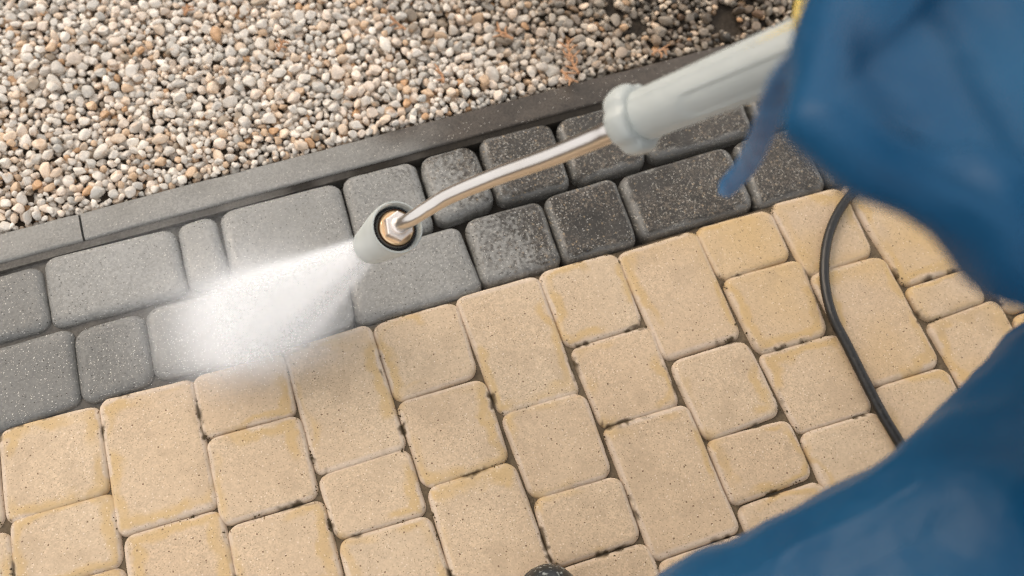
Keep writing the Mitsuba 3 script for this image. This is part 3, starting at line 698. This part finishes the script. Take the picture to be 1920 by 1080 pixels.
# body, one continuous skin
bones = [hull((HIPL + V(0.03, 0, -0.03), 0.06), (HIPR, 0.07), (V(1.28, -0.60, 0.72), 0.07)), hull((V(1.28, -0.60, 0.72), 0.07), (V(1.13, -0.54, 0.85), 0.04), (SHR - V(0.06, 0, 0), 0.06)), hull((NECK - V(0, 0.02, 0.06), 0.06), (HEAD - V(0, 0.01, 0.07), 0.05)),
         *chain([(SHL + V(0.04, 0.01, -0.015), 0.030), (EL + V(0.05, -0.005, -0.008), 0.010), (WR + V(0.0, 0, 0), 0.022)]), *chain([(SHR, 0.055), (ELR, 0.04), (WRR, 0.028)]),
         *chain([(HIPL + V(0, 0, -0.04), 0.06), (KNL, 0.042), (ANL, 0.026)]), *chain([(HIPR, 0.065), (KNR, 0.042), (ANR, 0.026)]),
         hull((HEAD + V(0, -0.03, 0.03), 0.085), (HEAD + V(0, 0.02, 0.02), 0.078), (HEAD + V(0, 0.045, -0.075), 0.035)),
         hull((HEAD + V(0, 0.095, 0.02), 0.010), (HEAD + V(0, 0.115, -0.020), 0.014)), hull((HEAD + V(-0.088, 0, 0.02), 0.018), (HEAD + V(-0.088, 0, -0.02), 0.012)), hull((HEAD + V(0.088, 0, 0.02), 0.018), (HEAD + V(0.088, 0, -0.02), 0.012)),
         hull((HEAD + V(-0.022, 0.083, -0.052), 0.010), (HEAD + V(0.022, 0.083, -0.052), 0.010))]
part(person, 'body', to_tri(union(bones), 0.014, 8), 'mat_skin', smooth=True)
part(person, 'hair', to_tri(hull((HEAD + V(0, -0.045, 0.045), 0.088), (HEAD + V(0, 0.01, 0.065), 0.075)) - hull((HEAD + V(0, 0.09, -0.02), 0.06), (HEAD + V(0, 0.12, -0.1), 0.1)), 0.012, 6), 'mat_hair', smooth=True)
# jacket: torso, wide sleeves with cloth gathered in the crook of the arm, unseen hood round the head, set to block sky light
mid_f, mid_u = EL * 0.45 + WR * 0.55, EL * 0.45 + SHL * 0.55
jacket = union([hull((V(1.30, -0.62, 0.62), 0.13), (V(1.22, -0.63, 0.50), 0.125), (V(1.36, -0.64, 0.50), 0.145), (V(1.33, -0.62, 0.58), 0.15), (V(1.28, -0.58, 0.76), 0.13)),
                hull((V(1.28, -0.58, 0.76), 0.13), (V(1.11, -0.54, 0.89), 0.085), (SHR - V(0.04, 0, 0), 0.085)),
                hull((V(1.22, -0.52, 0.90), 0.11), (V(1.16, -0.51, 0.98), 0.085)), hull((V(1.17, -0.55, 1.00), 0.09), (V(1.10, -0.46, 1.13), 0.105)) - hull((V(1.08, -0.33, 1.12), 0.12), (V(1.10, -0.40, 1.10), 0.10)),
                hull((SHL, 0.060), (EL, 0.017)), hull((EL, 0.017), (WR, 0.064)), hull((EL, 0.017), (SHL, 0.060), (WR + V(0.02, -0.03, -0.02), 0.05)),
                hull((V(1.13, -0.53, 0.85), 0.06), (SHL, 0.060)), hull((SHR, 0.085), (ELR, 0.065)), hull((ELR, 0.065), (WRR, 0.055))])
jm = to_tri(jacket, 0.010, 6)
across = V(0.941, -0.334, 0.043)
jq = np.array(jm.vertices)
near = np.clip((np.linalg.norm(jq - EL, axis=1) - 0.01) / 0.03, 0, 1)
wave = (jq - EYE) @ across - 0.158 + 0.018 * (meshkit.fbm(jq * 9, 2, 4) - 0.5)
jm.vertices = jq + np.array(jm.vertex_normals) * (near * 0.0042 * np.cos(2 * np.pi * wave / 0.062))[:, None]
folds(jm, 0.010, V(0.941, -0.334, 0.043), 17, 2.2, 3, EL)
trimesh.smoothing.filter_taubin(jm, lamb=0.5, nu=0.52, iterations=8)
ridged(jm, 0.0025, 9, 3, (1.6, 1.6, 0.7))
part(person, 'jacket', jm, 'mat_suit', smooth=True)
trousers = union([hull((HIPL, 0.13), (HIPR, 0.13)), hull((WA, 0.109), (THL, 0.106), (V(1.17, -0.64, 0.43), 0.10)), hull((THL, 0.104), (KNL, 0.076)), hull((KNL, 0.085), (ANL + V(0.01, 0, 0.03), 0.062)),
                  hull((HIPR, 0.13), (KNR, 0.085)), hull((KNR, 0.085), (ANR + V(0, 0, 0.03), 0.062))])
tm = to_tri(trousers, 0.012, 14)
folds(tm, 0.011, V(0.75, -0.45, 0.3), 11, 3.0, 6)
trimesh.smoothing.filter_taubin(tm, lamb=0.5, nu=0.52, iterations=12)
ridged(tm, 0.0040, 9, 8, (1.2, 1.2, 1.2))
part(person, 'trousers', tm, 'mat_suit', smooth=True)
# boots
def boot(ankle, toe, name):
    heel = V(ankle[0] * 1.12 - toe[0] * 0.12, ankle[1] * 1.12 - toe[1] * 0.12, 0.034)
    d = unit((toe - ankle) * V(1, 1, 0)); n_ = V(-d[1], d[0], 0)
    tip = V(toe[0], toe[1], 0) - d * 0.038
    up = union([hull((heel, 0.034), (ankle + V(0, 0, 0.02), 0.048)), hull((ankle + V(0, 0, 0.02), 0.048), (ankle + V(0, 0, 0.12), 0.052)),
                hull((heel, 0.034), (tip + V(0, 0, 0.040), 0.034), (tip - d * 0.06 + n_ * 0.012 + V(0, 0, 0.040), 0.038), (tip - d * 0.06 - n_ * 0.012 + V(0, 0, 0.040), 0.038), (ankle + V(0, 0, -0.005), 0.045))])
    up = up - m3.Manifold.cube([2, 2, 0.2]).translate([float(ankle[0]) - 1, float(ankle[1]) - 1, -0.188])
    b = part(person, name, to_tri(up, 0.008, 8), 'mat_boot', smooth=True)
    sole = m3.CrossSection.batch_hull([m3.CrossSection.circle(0.036, 28).translate([float(q[0]), float(q[1])]) for q in (heel, tip - d * 0.05 + n_ * 0.012, tip - d * 0.05 - n_ * 0.012, tip)])
    part(b, 'sole', to_tri(m3.Manifold.extrude(sole, 0.022).translate([0, 0, 0.002]), None, 0), 'mat_sole', smooth=30)
boot(ANL, V(0.757, -0.371, 0), 'boot')
boot(ANR, V(1.74, -0.42, 0), 'boot')
# gloves: palm on one side of the handle, four fingers and a thumb closing round it
def fist(center, wrist, back, name, grip=0.026):
    w = HA
    u = unit(back - w * (back @ w)); v = np.cross(w, u)
    rad = grip + 0.009
    at = lambda s, a, r=rad: center + w * s + r * (math.cos(a) * u + math.sin(a) * v)
    parts_ = [hull((at(-0.034, 0.0), 0.013), (at(0.036, 0.0), 0.014), (at(0.036, -0.9, rad + 0.01), 0.016), (at(-0.026, -0.9, rad + 0.01), 0.016)), hull((at(0.02, -0.9, rad + 0.01), 0.018), (at(-0.01, -0.9, rad + 0.01), 0.018), (wrist, 0.030))]
    for i, s0 in enumerate((-0.036, -0.012, 0.012, 0.034)):
        L = (2.9, 3.2, 3.1, 2.6)[i]
        aa = np.linspace(0.1, L, 6)
        parts_ += chain([(at(s0, a, rad + (0.004 if k in (2, 4) else 0)), 0.0108 - 0.0004 * k) for k, a in enumerate(aa)])
    parts_ += chain([(at(-0.024, -0.9, rad + 0.008), 0.013), (at(-0.044, -1.5, rad + 0.002), 0.012), (at(-0.040, -2.2), 0.0112), (at(-0.034, -2.8), 0.0100)])
    part(person, name, to_tri(union(parts_), 0.004, 6), 'mat_glove', smooth=True)
VIEW_UP = V(-0.30, 0.55, 0.40)
fist(FIST, WR, VIEW_UP, 'glove')
fist(C0 + HA * 0.41, WRR, V(0.5, 0.3, 0.5), 'glove')
# a loose strap hanging from the sleeve
sp = spline([(0.8990, -0.2850, 0.7930), (0.9016, -0.2693, 0.7403), (0.916, -0.2581, 0.6702), (0.9344, -0.2393, 0.5931), (0.9413, -0.2208, 0.5248)], 60)
t_, _, _ = frames(sp)
rel = unit(EYE - sp.mean(0))
wid = np.cross(t_, rel); wid /= np.linalg.norm(wid, axis=1, keepdims=True)
tw = np.linspace(-0.5, 0.4, 60)[:, None]
nrm = np.cross(t_, wid)
wd = wid * np.cos(tw) + nrm * np.sin(tw); nd = np.cross(t_, wd)
hw = 0.0082 * np.sqrt(np.clip(1 - np.clip((np.linspace(0, 1, 60) - 0.93) / 0.07, 0, 1) ** 2, 0.02, 1))[:, None]
a = np.linspace(0, 2 * np.pi, 16, endpoint=False)
rings = np.stack([sp + wd * hw * math.cos(q) + nd * 0.0024 * math.sin(q) for q in a], 1)
part(person, 'sleeve_strap', fix(grid_tube(rings)), 'mat_strap', smooth=True)
